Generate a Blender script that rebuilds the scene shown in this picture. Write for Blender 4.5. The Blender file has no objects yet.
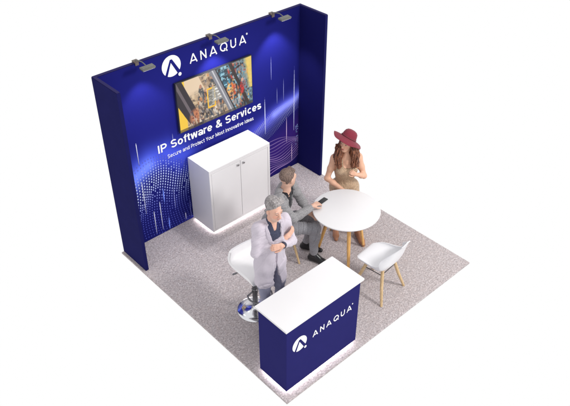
import bpy, bmesh, math, random
import numpy as np
from mathutils import Vector, Matrix
random.seed(4); RNG = np.random.default_rng(7)
R = math.radians
scene = bpy.context.scene
C = scene.collection

# ------------------------------------------------------------------ materials
def lin(r, g, b):
    f = lambda c: (c/255/12.92) if c/255 <= .04045 else ((c/255+.055)/1.055)**2.4
    return (f(r), f(g), f(b), 1)
def mat(name, col, rough=.5, metal=0, bump=0, bscale=80, var=0, vscale=6, emit=None, estr=0, attr=None, sheen=0, spec=.5):
    m = bpy.data.materials.new(name); m.use_nodes = True
    nt = m.node_tree; b = nt.nodes['Principled BSDF']
    b.inputs['Base Color'].default_value = col
    b.inputs['Roughness'].default_value = rough
    b.inputs['Metallic'].default_value = metal
    b.inputs['Specular IOR Level'].default_value = spec
    if sheen: b.inputs['Sheen Weight'].default_value = sheen
    tc = nt.nodes.new('ShaderNodeTexCoord')
    src = None
    if attr:
        a = nt.nodes.new('ShaderNodeAttribute'); a.attribute_name = attr; src = a.outputs['Color']
    if var:
        n = nt.nodes.new('ShaderNodeTexNoise'); n.inputs['Scale'].default_value = vscale; n.inputs['Detail'].default_value = 6
        nt.links.new(tc.outputs['Object'], n.inputs['Vector'])
        mr = nt.nodes.new('ShaderNodeMapRange'); mr.inputs[1].default_value = .3; mr.inputs[2].default_value = .7
        mr.inputs[3].default_value = 1-var; mr.inputs[4].default_value = 1+var
        nt.links.new(n.outputs['Fac'], mr.inputs[0])
        mx = nt.nodes.new('ShaderNodeVectorMath'); mx.operation = 'SCALE'
        if src: nt.links.new(src, mx.inputs[0])
        else: mx.inputs[0].default_value = col[:3]
        nt.links.new(mr.outputs[0], mx.inputs['Scale']); src = mx.outputs[0]
    if src: nt.links.new(src, b.inputs['Base Color'])
    if bump:
        n = nt.nodes.new('ShaderNodeTexNoise'); n.inputs['Scale'].default_value = bscale; n.inputs['Detail'].default_value = 4
        nt.links.new(tc.outputs['Object'], n.inputs['Vector'])
        bp = nt.nodes.new('ShaderNodeBump'); bp.inputs['Strength'].default_value = bump; bp.inputs['Distance'].default_value = .004
        nt.links.new(n.outputs['Fac'], bp.inputs['Height']); nt.links.new(bp.outputs[0], b.inputs['Normal'])
    if emit:
        if emit == 'attr': nt.links.new(src, b.inputs['Emission Color'])
        else: b.inputs['Emission Color'].default_value = emit
        b.inputs['Emission Strength'].default_value = estr
    return m

M = {}
M['white'] = mat('white_laminate', (.77, .755, .768, 1), .42, bump=.02, var=.012, vscale=3)
M['top'] = mat('white_countertop', (.715, .705, .715, 1), .4, bump=.02, var=.015, vscale=3)
M['white_edge'] = mat('white_edge', (.74, .73, .74, 1), .45)
M['gap'] = mat('shadow_gap', (.30, .30, .31, 1), .7)
M['knob'] = mat('brushed_steel', (.42, .42, .43, 1), .35, metal=.8)
M['blue_print'] = mat('printed_blue_fabric', (.02, .02, .2, 1), .75, attr='print', bump=.05, bscale=300, spec=.04)
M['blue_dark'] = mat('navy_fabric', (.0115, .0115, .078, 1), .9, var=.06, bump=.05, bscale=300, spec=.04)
M['blue_counter'] = mat('navy_counter_panel', (.0175, .0165, .115, 1), .8, var=.03, bump=.02, spec=.06)
M['blue_edge'] = mat('violet_frame_edge', (.030, .026, .10, 1), .8, spec=.05)
M['ink_white'] = mat('white_lettering', (.88, .88, .90, 1), .5)
M['ink_dots'] = mat('printed_dots', (.5, .5, 1, 1), .6, attr='print')
M['led'] = mat('led_strip', (.9, .9, .9, 1), .5, emit=(1, .97, 1, 1), estr=12)
M['bezel'] = mat('black_bezel', (.03, .03, .035, 1), .35)
M['chrome'] = mat('chrome', (.72, .73, .76, 1), .12, metal=1)
M['pole'] = mat('dark_chrome', (.16, .16, .17, 1), .25, metal=.7)
M['lampgrey'] = mat('lamp_grey', (.14, .14, .13, 1), .45, metal=.2, var=.1, vscale=30)
M['lampbrown'] = mat('clamp_bronze', (.13, .10, .09, 1), .45, metal=.2)
M['lampglow'] = mat('lamp_glass', (.9, .9, 1, 1), .4, emit=(.95, .95, 1, 1), estr=1.5)
M['shell'] = mat('white_plastic_shell', (.77, .765, .79, 1), .33, bump=.01)
M['skin'] = mat('skin', (.6, .4, .3, 1), .5, attr='tint', var=.05, vscale=25, spec=.35)
M['phone'] = mat('black_glass', (.02, .02, .022, 1), .15)
M['watch'] = mat('dark_watch', (.03, .03, .06, 1), .3)

def wood(name, c1, c2):
    m = mat(name, c1, .5); nt = m.node_tree; b = nt.nodes['Principled BSDF']
    tc = nt.nodes.new('ShaderNodeTexCoord'); mp = nt.nodes.new('ShaderNodeMapping'); mp.inputs['Scale'].default_value = (60, 60, 4)
    n = nt.nodes.new('ShaderNodeTexNoise'); n.inputs['Scale'].default_value = 1.5; n.inputs['Detail'].default_value = 5
    r = nt.nodes.new('ShaderNodeValToRGB'); r.color_ramp.elements[0].position = .35; r.color_ramp.elements[1].position = .65
    r.color_ramp.elements[0].color = c1; r.color_ramp.elements[1].color = c2
    nt.links.new(tc.outputs['Object'], mp.inputs[0]); nt.links.new(mp.outputs[0], n.inputs['Vector'])
    nt.links.new(n.outputs['Fac'], r.inputs[0]); nt.links.new(r.outputs[0], b.inputs['Base Color'])
    return m
M['oak'] = wood('oak', (.66, .34, .10, 1), (.80, .47, .16, 1))
M['ash'] = wood('ash', (.50, .34, .17, 1), (.66, .48, .27, 1))

def carpet_mat():
    m = mat('speckled_carpet', (.5, .46, .48, 1), .95, spec=.1); nt = m.node_tree; b = nt.nodes['Principled BSDF']
    tc = nt.nodes.new('ShaderNodeTexCoord')
    def noise(s, d, rough=.6):
        n = nt.nodes.new('ShaderNodeTexNoise'); n.inputs['Scale'].default_value = s; n.inputs['Detail'].default_value = d
        n.inputs['Roughness'].default_value = rough
        nt.links.new(tc.outputs['Object'], n.inputs['Vector']); return n
    n1 = noise(54, 7, .86)
    r = nt.nodes.new('ShaderNodeValToRGB'); cr = r.color_ramp
    cr.elements[0].position = .375; cr.elements[0].color = (.20, .178, .182, 1)
    cr.elements[1].position = .64; cr.elements[1].color = (.80, .765, .77, 1)
    e = cr.elements.new(.45); e.color = (.38, .345, .35, 1)
    e = cr.elements.new(.54); e.color = (.50, .46, .465, 1)
    nt.links.new(n1.outputs['Fac'], r.inputs[0])
    n2 = noise(22, 3)
    r2 = nt.nodes.new('ShaderNodeMapRange'); r2.inputs[1].default_value = .3; r2.inputs[2].default_value = .7
    r2.inputs[3].default_value = .86; r2.inputs[4].default_value = 1.10
    nt.links.new(n2.outputs['Fac'], r2.inputs[0])
    n3 = noise(30, 2)
    r3 = nt.nodes.new('ShaderNodeValToRGB'); r3.color_ramp.elements[0].position = .42; r3.color_ramp.elements[1].position = .62
    r3.color_ramp.elements[0].color = (1.0, .98, .98, 1); r3.color_ramp.elements[1].color = (1.0, .95, .935, 1)
    nt.links.new(n3.outputs['Color'], r3.inputs[0])
    s = nt.nodes.new('ShaderNodeVectorMath'); s.operation = 'SCALE'; nt.links.new(r.outputs[0], s.inputs[0]); nt.links.new(r2.outputs[0], s.inputs['Scale'])
    t = nt.nodes.new('ShaderNodeVectorMath'); t.operation = 'MULTIPLY'; nt.links.new(s.outputs[0], t.inputs[0]); nt.links.new(r3.outputs[0], t.inputs[1])
    nt.links.new(t.outputs[0], b.inputs['Base Color'])
    bp = nt.nodes.new('ShaderNodeBump'); bp.inputs['Strength'].default_value = .5; bp.inputs['Distance'].default_value = .006
    nt.links.new(n1.outputs['Fac'], bp.inputs['Height']); nt.links.new(bp.outputs[0], b.inputs['Normal'])
    return m
M['carpet'] = carpet_mat()

# ------------------------------------------------------------------ helpers
def tag(o, label=None, cat=None, group=None, kind=None):
    if label: o['label'] = label
    if cat: o['category'] = cat
    if group: o['group'] = group
    if kind: o['kind'] = kind
    return o
def empty(name, loc=(0, 0, 0), rz=0):
    o = bpy.data.objects.new(name, None); C.objects.link(o); o.location = loc; o.rotation_euler = (0, 0, rz)
    o.empty_display_size = .1
    return o
def obj(name, bm, m, parent=None, smooth=False):
    me = bpy.data.meshes.new(name); bm.normal_update(); bm.to_mesh(me); bm.free()
    for k in (m if isinstance(m, (list, tuple)) else [m]): me.materials.append(k)
    if smooth:
        for p in me.polygons: p.use_smooth = True
        try: me.set_sharp_from_angle(angle=R(40))
        except Exception: pass
    o = bpy.data.objects.new(name, me); C.objects.link(o)
    if parent: o.parent = parent
    return o
def NB(): return bmesh.new()
def box(bm, x0, x1, y0, y1, z0, z1, bev=0, mi=0):
    r = bmesh.ops.create_cube(bm, size=1)
    vs = r['verts']
    for v in vs:
        v.co = Vector(((x0+x1)/2+v.co.x*(x1-x0), (y0+y1)/2+v.co.y*(y1-y0), (z0+z1)/2+v.co.z*(z1-z0)))
    fs = {f for v in vs for f in v.link_faces}
    for f in fs: f.material_index = mi
    if bev:
        es = {e for v in vs for e in v.link_edges}
        bmesh.ops.bevel(bm, geom=list(es), offset=bev, segments=2, affect='EDGES', profile=.6)
    return bm
def tube(bm, pts, rad, n=14, closed=False, mi=0):
    pts = [Vector(p) for p in pts]; N = len(pts)
    rads = rad if isinstance(rad, (list, tuple)) else [rad]*N
    rings = []; up = None
    for i, p in enumerate(pts):
        if closed: t = pts[(i+1) % N]-pts[i-1]
        else: t = pts[min(i+1, N-1)]-pts[max(i-1, 0)]
        t.normalize()
        if up is None:
            up = t.orthogonal().normalized()
        up = (up-t*up.dot(t)).normalized(); s = t.cross(up)
        rings.append([bm.verts.new(p+(up*math.cos(a)+s*math.sin(a))*rads[i]) for a in [2*math.pi*k/n for k in range(n)]])
    for i in range(N if closed else N-1):
        a, b = rings[i], rings[(i+1) % N]
        for k in range(n):
            f = bm.faces.new((a[k], a[(k+1) % n], b[(k+1) % n], b[k])); f.material_index = mi
    if not closed:
        bm.faces.new(list(reversed(rings[0]))).material_index = mi; bm.faces.new(rings[-1]).material_index = mi
    return bm
def lathe(bm, prof, n=48, cx=0, cy=0):
    rings = []
    for r, z in prof:
        if r < 1e-6: rings.append([bm.verts.new((cx, cy, z))])
        else: rings.append([bm.verts.new((cx+r*math.cos(2*math.pi*k/n), cy+r*math.sin(2*math.pi*k/n), z)) for k in range(n)])
    for a, b in zip(rings, rings[1:]):
        for k in range(n):
            k2 = (k+1) % n
            if len(a) == 1: bm.faces.new((a[0], b[k2], b[k]))
            elif len(b) == 1: bm.faces.new((a[k], a[k2], b[0]))
            else: bm.faces.new((a[k], a[k2], b[k2], b[k]))
    return bm
def copy_tree(o, parent=None):
    c = o.copy(); C.objects.link(c)
    if parent: c.parent = parent
    for ch in list(o.children): copy_tree(ch, c)
    return c
def set_attr(me, name, cols):
    a = me.color_attributes.new(name, 'FLOAT_COLOR', 'POINT')
    buf = np.ones((len(cols), 4), np.float32); buf[:, :3] = cols[:, :3]
    a.data.foreach_set('color', buf.ravel())
def mesh_np(name, V, F, m, parent=None, cols=None, attr='print', smooth=False):
    me = bpy.data.meshes.new(name)
    F = np.asarray(F, np.int32); V = np.asarray(V, np.float32)
    me.vertices.add(len(V)); me.vertices.foreach_set('co', V.ravel())
    me.loops.add(F.size); me.loops.foreach_set('vertex_index', F.ravel())
    me.polygons.add(len(F)); me.polygons.foreach_set('loop_start', np.arange(len(F), dtype=np.int32)*F.shape[1])
    me.polygons.foreach_set('loop_total', np.full(len(F), F.shape[1], np.int32))
    me.update(calc_edges=True); me.validate()
    me.materials.append(m)
    if cols is not None: set_attr(me, attr, np.asarray(cols))
    if smooth: me.polygons.foreach_set('use_smooth', np.ones(len(F), bool))
    o = bpy.data.objects.new(name, me); C.objects.link(o)
    if parent: o.parent = parent
    return o

# ------------------------------------------------------------------ carpet (what everything stands on)
bm = NB(); box(bm, 0, 3.05, -3.05, 0, -.022, 0, .004)
tag(obj('carpet_floor', bm, M['carpet']), kind='structure')

# ------------------------------------------------------------------ display wall
H, D, TH, X0, X1 = 2.40, .497, .042, .034, 3.034
wall = empty('display_wall', ((X0+X1)/2, 0, 0))
tag(wall, 'tall blue printed exhibition wall with two short side wings and white lettering', 'display wall')
ox = -(X0+X1)/2
def wobj(name, bm, m, smooth=False):
    o = obj(name, bm, m, wall, smooth); o.location.x = ox; return o
YF = -TH
def glow_pt(x, z, pts, wid):
    d = np.full(x.shape, 9.)
    for (ax, az), (bx, bz) in zip(pts, pts[1:]):
        vx, vz = bx-ax, bz-az; t = np.clip(((x-ax)*vx+(z-az)*vz)/(vx*vx+vz*vz), 0, 1)
        d = np.minimum(d, np.hypot(x-ax-t*vx, z-az-t*vz))
    return np.exp(-(d/wid)**2)
domeL = [(.05, .80), (.20, .93), (.347, 1.065), (.559, 1.15), (.772, 1.13), (1.0, 1.02), (1.15, .88)]
bandR = [(1.2, .70), (1.9, .80), (2.184, .868), (2.363, .92), (2.539, .998), (2.729, 1.057), (2.904, 1.09), (3.0, 1.14)]
def wall_colour(x, z):
    base = np.stack([.0140+0*x, .0155+0*x, .185+0*x], -1)*(1-.25*np.clip((z-1.9)/.5, 0, 1))[..., None]  # top darkened in the colour, painted shade to offset the key lamp's wash
    k = 1-.30*np.clip((x-1.9)/1.1, 0, 1)-.30*np.clip((1.15-z)/1.15, 0, 1)
    base *= k[..., None]
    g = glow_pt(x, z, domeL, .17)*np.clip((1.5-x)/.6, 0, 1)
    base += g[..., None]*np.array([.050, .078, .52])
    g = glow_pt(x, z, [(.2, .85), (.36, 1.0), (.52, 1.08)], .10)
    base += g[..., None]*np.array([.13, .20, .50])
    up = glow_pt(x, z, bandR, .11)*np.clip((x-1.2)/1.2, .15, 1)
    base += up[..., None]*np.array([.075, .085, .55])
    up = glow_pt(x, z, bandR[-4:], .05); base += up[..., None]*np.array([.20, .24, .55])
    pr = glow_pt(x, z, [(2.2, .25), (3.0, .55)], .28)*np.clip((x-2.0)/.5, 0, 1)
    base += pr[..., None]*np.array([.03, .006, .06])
    return base
def grid_panel(name, fn, nu, nv, pos, m, parent):
    u, v = np.meshgrid(np.linspace(0, 1, nu), np.linspace(0, 1, nv)); V = pos(u, v).reshape(-1, 3)
    i = np.arange(nu*nv).reshape(nv, nu)
    F = np.stack([i[:-1, :-1], i[:-1, 1:], i[1:, 1:], i[1:, :-1]], -1).reshape(-1, 4)
    return mesh_np(name, V, F, m, parent, fn(u, v).reshape(-1, 3))
bm = NB(); box(bm, X0+TH, X1-TH, YF+.003, -.001, 0, H-.001); wobj('back_frame', bm, M['blue_dark'])
xa, xb = X0+TH, X1-TH
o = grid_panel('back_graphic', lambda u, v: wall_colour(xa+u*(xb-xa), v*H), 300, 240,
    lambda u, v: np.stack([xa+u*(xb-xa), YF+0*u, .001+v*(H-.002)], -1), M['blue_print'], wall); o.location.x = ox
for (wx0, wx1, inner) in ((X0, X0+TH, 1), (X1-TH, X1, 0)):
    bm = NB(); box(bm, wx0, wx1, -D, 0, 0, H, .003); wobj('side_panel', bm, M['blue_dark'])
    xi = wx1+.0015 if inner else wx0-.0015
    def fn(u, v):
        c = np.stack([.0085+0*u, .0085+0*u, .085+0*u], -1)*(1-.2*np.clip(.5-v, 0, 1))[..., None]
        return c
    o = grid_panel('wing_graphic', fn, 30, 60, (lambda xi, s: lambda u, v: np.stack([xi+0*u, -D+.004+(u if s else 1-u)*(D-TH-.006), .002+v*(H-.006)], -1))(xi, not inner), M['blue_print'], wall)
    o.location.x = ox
bm = NB()
box(bm, X0+.004, X1-.004, -.040, -.003, H+.001, H+.009, .002)
for a, b in ((X0+.004, X0+.038), (X1-.038, X1-.004)): box(bm, a, b, -D+.003, -.043, H+.001, H+.009, .002)
wobj('top_trim', bm, M['blue_edge'])

# printed dots of the wave
def quads(name, L, cols, m, y):
    V = []; F = []; K = []
    for (cx, cz, w, h), c in zip(L, cols):
        n = len(V); V += [(cx-w, y, cz-h), (cx+w, y, cz-h), (cx+w, y, cz+h), (cx-w, y, cz+h)]
        F.append((n, n+1, n+2, n+3)); K += [c]*4
    o = mesh_np(name, V, F, m, wall, np.array(K)); o.location.x = ox; return o
L, K = [], []
for i in range(30):
    for j in range(31):
        s, t = i/29, j/30
        # rows sag and bulge so that the field reads as a swelling surface
        x = .085+s*1.08+.05*math.sin(t*5+s*2.2)
        ridge = .74+.43*math.sin(min(1, s*1.0+.12)*math.pi*.82+.05)-.20*max(0, s-.55)
        z = ridge*(1-t)**1.0 + t*(-.02) + .055*math.sin(3.3*s*math.pi+2.2+t*3)*(t*(1-t)*4)
        z += .03*math.sin(s*7+t*6)
        if not (.084 < x < 1.20 and .012 < z < 1.2): continue
        near = math.exp(-((t-.28)/.28)**2)
        br = (.36+.75*near)*(1-.30*s)
        if t < .06: br *= .5
        sz = .0066+.0032*near
        if random.random() < .04: continue
        L.append((x, z, sz*.72, sz*1.12)); K.append((.20*br+.36*br*near, .27*br+.38*br*near, min(.95, .30+.80*br)))
# right-hand field: fine mesh under the bright band
for i in range(46):
    for j in range(17):
        s, t = i/45, j/16
        x = 1.95+s*1.04; bz = float(np.interp(x, [p[0] for p in bandR], [p[1] for p in bandR]))
        z = bz+.04-t*(.34-.1*s)-.03*math.sin(s*9+t*3)
        if not (1.95 < x < 2.985): continue
        br = math.exp(-((t-.15)/.35)**2)*(.35+.65*s)
        L.append((x+.006*math.sin(j*1.3), z, .0045, .0055)); K.append((.12+.35*br, .13+.38*br, .35+.55*br))
# purple dune lines
for k in range(13):
    for q in range(74):
        s = q/73
        x = 2.36+s*.65
        z = .03+.050*k+.18*s*s*(1-.03*k)+.035*math.sin(s*5.5+k*.45)-.02*k*s
        if not (x < 2.988 and .012 < z < .72): continue
        br = (.42+.35*math.sin(k*1.2+s*4))*(.25+.65*(1-k/13))
        L.append((x, z, .0031, .0062+.002*br)); K.append((.16+.42*br, .10+.26*br, .36+.45*br))
for q in range(26):
    L.append((2.93+random.random()*.05, .35+random.random()*.35, .006, .006)); K.append((.35, .5, .95))
quads('dot_wave', L, K, M['ink_dots'], YF-.0022)
L, K = [], []
ST = [(.403, 1.45, 1.153, 0), (.401, .907, .42, 0), (.507, .403, .05, 0), (.605, .505, .06, 0), (.706, .217, .02, 1), (.826, .644, .29, 2),
      (.964, .144, .034, 0), (1.048, .336, .037, 2), (.675, .70, .46, 1), (2.366, 1.325, .763, 3), (2.584, 1.391, 1.147, 2), (2.702, 1.488, 1.149, 2),
      (2.897, 1.60, .604, 3), (2.485, 1.872, 1.536, 2), (2.757, .897, .466, 4), (2.86, .425, .10, 4), (.902, 1.38, 1.26, 2), (2.30, .55, .35, 2)]
for x, zt, zb, k in ST:
    n = 16
    for i in range(n):
        t = (i+.5)/n; f = math.sin(min(1, t*1.0+.05)*math.pi)**.6 if k != 0 else (t*1.0)**.35*(1 if t < .95 else .6)
        c0 = [(.70, .72, .92), (.16, .26, .95), (.30, .32, .70), (.66, .70, 1.0), (.72, .52, .80)][k]
        wd = [.0052, .008, .0032, .0060, .0052][k]
        b = (.03, .03, .28)
        z0 = zb+(zt-zb)*i/n; hh = (zt-zb)/n/2
        L.append((x, z0+hh, wd*(.5+.5*f), hh)); K.append(tuple(b[q]+(c0[q]-b[q])*f for q in range(3)))
quads('light_streaks', L, K, M['ink_dots'], YF-.0034)

# lettering
def strokes_letter(ch, x, z, w, h, s):
    """rectangular strokes / arcs as lists of 2-D quads"""
    Q = []
    def bar(a, b, t=s):
        a, b = Vector(a), Vector(b); d = (b-a).normalized(); n = Vector((-d.y, d.x))*t/2
        Q.append([a-n, b-n, b+n, a+n])
    def arc(cx, cz, rx, rz, a0, a1, n=28):
        for i in range(n):
            p, q = R(a0+(a1-a0)*i/n), R(a0+(a1-a0)*(i+1)/n)
            Q.append([Vector((cx+(rx-s/2)*math.cos(p), cz+(rz-s/2)*math.sin(p))), Vector((cx+(rx+s/2)*math.cos(p), cz+(rz+s/2)*math.sin(p))),
                      Vector((cx+(rx+s/2)*math.cos(q), cz+(rz+s/2)*math.sin(q))), Vector((cx+(rx-s/2)*math.cos(q), cz+(rz-s/2)*math.sin(q)))])
    if ch == 'A':
        bar((x+s*.3, z), (x+w/2, z+h)); bar((x+w-s*.3, z), (x+w/2, z+h)); bar((x+w*.24, z+h*.26), (x+w*.76, z+h*.26), s*.9)
    elif ch == 'N':
        bar((x+s/2, z), (x+s/2, z+h)); bar((x+w-s/2, z), (x+w-s/2, z+h)); bar((x+s*.5, z+h-s*.3), (x+w-s*.5, z+s*.3))
    elif ch == 'U':
        r = w/2-s/2; bar((x+s/2, z+r), (x+s/2, z+h)); bar((x+w-s/2, z+r), (x+w-s/2, z+h)); arc(x+w/2, z+r+s/2, r, r, 180, 360, 20)
    elif ch == 'Q':
        arc(x+w/2, z+h/2, w/2-s/2, h/2-s/2, 0, 360); bar((x+w*.55, z+h*.30), (x+w*.98, z-h*.04))
    return Q
def add_quads(bm, Q, y, mi=0, step=.00025, d=.0022):
    for i, q in enumerate(Q):
        yy = y-step*(i % 5)
        fr = [bm.verts.new((p.x, yy-d, p.y)) for p in q]; bk = [bm.verts.new((p.x, y, p.y)) for p in q]
        faces = [bm.faces.new(fr)]
        for k in range(4): faces.append(bm.faces.new((fr[k], bk[k], bk[(k+1) % 4], fr[(k+1) % 4])))
        for f in faces: f.material_index = mi
def word(x0, x1, z, h, s, y):
    bm = NB(); ws = [('A', 1.02), ('N', .84), ('A', 1.02), ('Q', 1.08), ('U', .84), ('A', 1.02)]
    tot = sum(k for _, k in ws)*h*.92; gap = (x1-x0-tot)/5; x = x0
    for ch, k in ws:
        w = k*h*.92; add_quads(bm, strokes_letter(ch, x, z, w, h, s), y); x += w+gap
    # registered mark
    rr = h*.10; cx, cz = x1+rr*1.5, z+h*1.03
    Q = []
    for i in range(16):
        p, q = 2*math.pi*i/16, 2*math.pi*(i+1)/16
        Q.append([Vector((cx+rr*.75*math.cos(p), cz+rr*.75*math.sin(p))), Vector((cx+rr*1.1*math.cos(p), cz+rr*1.1*math.sin(p))),
                  Vector((cx+rr*1.1*math.cos(q), cz+rr*1.1*math.sin(q))), Vector((cx+rr*.75*math.cos(q), cz+rr*.75*math.sin(q)))])
    t = rr*.22
    for a, b in (((-.3, -.5), (-.3, .5)), ((-.3, .45), (.25, .40)), ((.25, .40), (.2, .02)), ((.2, .02), (-.3, 0)), ((0, 0), (.35, -.5))):
        a = Vector((cx+a[0]*rr, cz+a[1]*rr)); b = Vector((cx+b[0]*rr, cz+b[1]*rr)); d = (b-a).normalized(); n = Vector((-d.y, d.x))*t/2
        Q.append([a-n, b-n, b+n, a+n])
    add_quads(bm, Q, y)
    return bm
def logo(cx, cz, r, y, dot=(.80, -1.02), dr=.17):
    bm = NB()
    def disc(px, pz, rr, yy, mi, n=64):
        c = [bm.verts.new((px+rr*math.cos(2*math.pi*k/n), yy, pz+rr*math.sin(2*math.pi*k/n))) for k in range(n)]
        b = [bm.verts.new((v.co.x, y, v.co.z)) for v in c]
        bm.faces.new(c).material_index = mi
        for k in range(n): bm.faces.new((c[k], b[k], b[(k+1) % n], c[(k+1) % n])).material_index = mi
    disc(cx, cz, r, y-.0016, 0)
    def poly(P, yy, mi):
        f = bm.faces.new([bm.verts.new((cx+a*r, yy, cz+b*r)) for a, b in P]); f.material_index = mi
    # blue "A" cut: thin left leg, heavy right leg that runs out of the disc
    poly([(-.10, .62), (.10, .62), (-.50, -.88), (-.72, -.70)], y-.0022, 1)
    poly([(-.10, .62), (.12, .62), (.90, -.74), (.62, -.92), (-.02, .30)], y-.0027, 1)
    disc(cx+dot[0]*r, cz+dot[1]*r, r*(dr+.09), y-.0031, 1, 32)
    disc(cx+dot[0]*r, cz+dot[1]*r, r*dr, y-.0038, 0, 32)
    return bm
M['ink_wall'] = mat('blue_ink', (.0125, .014, .16, 1), .85, spec=.04)
wobj('lettering', word(1.246, 2.085, 2.170, .112, .0155, YF-.002), M['ink_white'])
wobj('logo', logo(.992, 2.226, .128, YF-.002), [M['ink_white'], M['ink_wall']])
def glyph(ch, s):
    """centre-line strokes of a plain grotesque letter, cap height 1: (advance, lines, arcs)"""
    X = .74; h = s/2; r = (1-s)/4; xr = (X-s)/4; L, A = [], []
    if ch == 'I': return .30, [((h+.03, 0), (h+.03, 1))], []
    if ch == 'P': return .72, [((h, 0), (h, 1)), ((h, 1-h), (.36, 1-h)), ((h, .44), (.36, .44))], [(.36, (1-h+.44)/2, .24, (1-h-.44)/2, -90, 90)]
    if ch == 'S': return .76, [], [(.35, 1-h-r, .255, r, 25, 270), (.35, h+r, .26, r, -155, 90)]
    if ch == 's': return .60, [], [(.27, X-h-xr, .19, xr, 25, 270), (.27, h+xr, .195, xr, -155, 90)]
    if ch == 'o': return .66, [], [(.30, X/2, .30-h, X/2-h, 0, 360)]
    if ch == 'c': return .60, [], [(.30, X/2, .30-h, X/2-h, 48, 312)]
    if ch == 'e': return .64, [((h, X*.49), (.60-h, X*.49))], [(.30, X/2, .30-h, X/2-h, 0, 318)]
    if ch == 'f': return .38, [((.18, 0), (.18, .80)), ((0, X-h*.8), (.36, X-h*.8))], [(.34, .80, .16, 1-h-.80, 90, 180)]
    if ch == 't': return .38, [((.17, .18), (.17, .94)), ((0, X-h*.8), (.35, X-h*.8))], [(.32, .20, .15, .20-h, 180, 275)]
    if ch == 'w': return .86, [((h, X), (.21, 0)), ((.21, 0), (.41, X)), ((.41, X), (.61, 0)), ((.61, 0), (.82-h, X))], []
    if ch == 'v': return .60, [((h, X), (.28, 0)), ((.28, 0), (.56-h, X))], []
    if ch == 'a': return .62, [((.50, 0), (.50, .50))], [(.27, .49, .23, X-h-.49, 0, 160), (.25, .22, .25-h, .22-h, 0, 360)]
    if ch == 'r': return .42, [((h, 0), (h, X))], [(.34, .42, .34-h, X-h-.42, 80, 180)]
    if ch == 'i': return .27, [((h, 0), (h, X)), ((h, .84), (h, 1.0))], []
    if ch == 'u': return .64, [((h, .26), (h, X)), ((.56-h, 0), (.56-h, X))], [(.28, .26, .28-h, .26-h, 180, 360)]
    if ch == 'n': return .64, [((h, 0), (h, X)), ((.56-h, 0), (.56-h, X-.26))], [(.28, X-.26, .28-h, .26-h, 0, 180)]
    if ch == 'd': return .66, [((.58-h, 0), (.58-h, 1))], [(.28, X/2, .28-h, X/2-h, 0, 360)]
    if ch == 'Y': return .70, [((h, 1), (.33, .45)), ((.66-h, 1), (.33, .45)), ((.33, 0), (.33, .47))], []
    if ch == 'M': return .92, [((h, 0), (h, 1)), ((.82-h, 0), (.82-h, 1)), ((h, 1), (.41, .10)), ((.82-h, 1), (.41, .10))], []
    if ch == '&': return .80, [((.20, .66), (.72, 0)), ((.47, .66), (.16, .42))], [(.34, .79, .15, 1-h-.79, 0, 360), (.29, .24, .29-h, .24-h, 100, 345), (.40, .40, .26, .38, -55, 5)]
    return .34, [], []
def sign(txt, x0, x1, z, cap, y, s):
    tot = sum(glyph(c, s)[0]+.035 for c in txt)-.1; sx = (x1-x0)/tot; bm = NB(); x = x0
    for c in txt:
        adv, Ls, As = glyph(c, s); Q = []
        P = lambda a, b: Vector((x+a*sx, z+b*cap))
        for a, b in Ls:
            d = Vector((b[0]-a[0], b[1]-a[1])).normalized(); n = Vector((-d.y, d.x))*s/2
            Q.append([P(a[0]-n.x, a[1]-n.y), P(b[0]-n.x, b[1]-n.y), P(b[0]+n.x, b[1]+n.y), P(a[0]+n.x, a[1]+n.y)])
        for ax_, az_, rx, rz, a0, a1 in As:
            m = max(6, int(abs(a1-a0)/15))
            for i in range(m):
                p, q = R(a0+(a1-a0)*i/m), R(a0+(a1-a0)*(i+1)/m); o_ = s/2
                Q.append([P(ax_+(rx-o_)*math.cos(p), az_+(rz-o_)*math.sin(p)), P(ax_+(rx+o_)*math.cos(p), az_+(rz+o_)*math.sin(p)),
                          P(ax_+(rx+o_)*math.cos(q), az_+(rz+o_)*math.sin(q)), P(ax_+(rx-o_)*math.cos(q), az_+(rz-o_)*math.sin(q))])
        add_quads(bm, Q, y); x += (adv+.035)*sx
    return bm
wobj('lettering', sign('IP Software & Services', .677, 2.300, 1.184, .108, YF-.002, .158), M['ink_white'])
wobj('lettering', sign('Secure and Protect Your Most Innovative Ideas', .800, 2.165, 1.064, .052, YF-.002, .10), M['ink_white'])

# ------------------------------------------------------------------ screen
scr = empty('wall_screen', (1.560, -.045, 1.36))
tag(scr, 'flat television screen with a colourful picture, mounted on the blue wall', 'television')
bm = NB(); box(bm, -.572, .572, -.042, -.010, -.006, .656, .004); obj('housing', bm, M['bezel'], scr)
bm = NB(); box(bm, -.2, .2, -.010, -.0005, .18, .5); obj('wall_bracket', bm, M['bezel'], scr)
def screen_mat():
    m = mat('screen_picture', (.02, .02, .02, 1), .3, spec=.2); nt = m.node_tree; b = nt.nodes['Principled BSDF']
    a = nt.nodes.new('ShaderNodeAttribute'); a.attribute_name = 'print'
    nt.links.new(a.outputs['Color'], b.inputs['Emission Color']); b.inputs['Emission Strength'].default_value = .95
    return m
def fbm(u, v, seed, sc):
    rg = np.random.default_rng(seed); out = np.zeros_like(u)
    for o in range(4):
        n = int(sc*2**o)+2; g = rg.random((n+2, n+2)); x = u*n*.999; y = v*n*.999; i = x.astype(int); j = y.astype(int); fx = x-i; fy = y-j
        fx = fx*fx*(3-2*fx); fy = fy*fy*(3-2*fy)
        out += (g[j, i]*(1-fx)*(1-fy)+g[j, i+1]*fx*(1-fy)+g[j+1, i]*(1-fx)*fy+g[j+1, i+1]*fx*fy)/2**o
    return out/1.875
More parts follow.
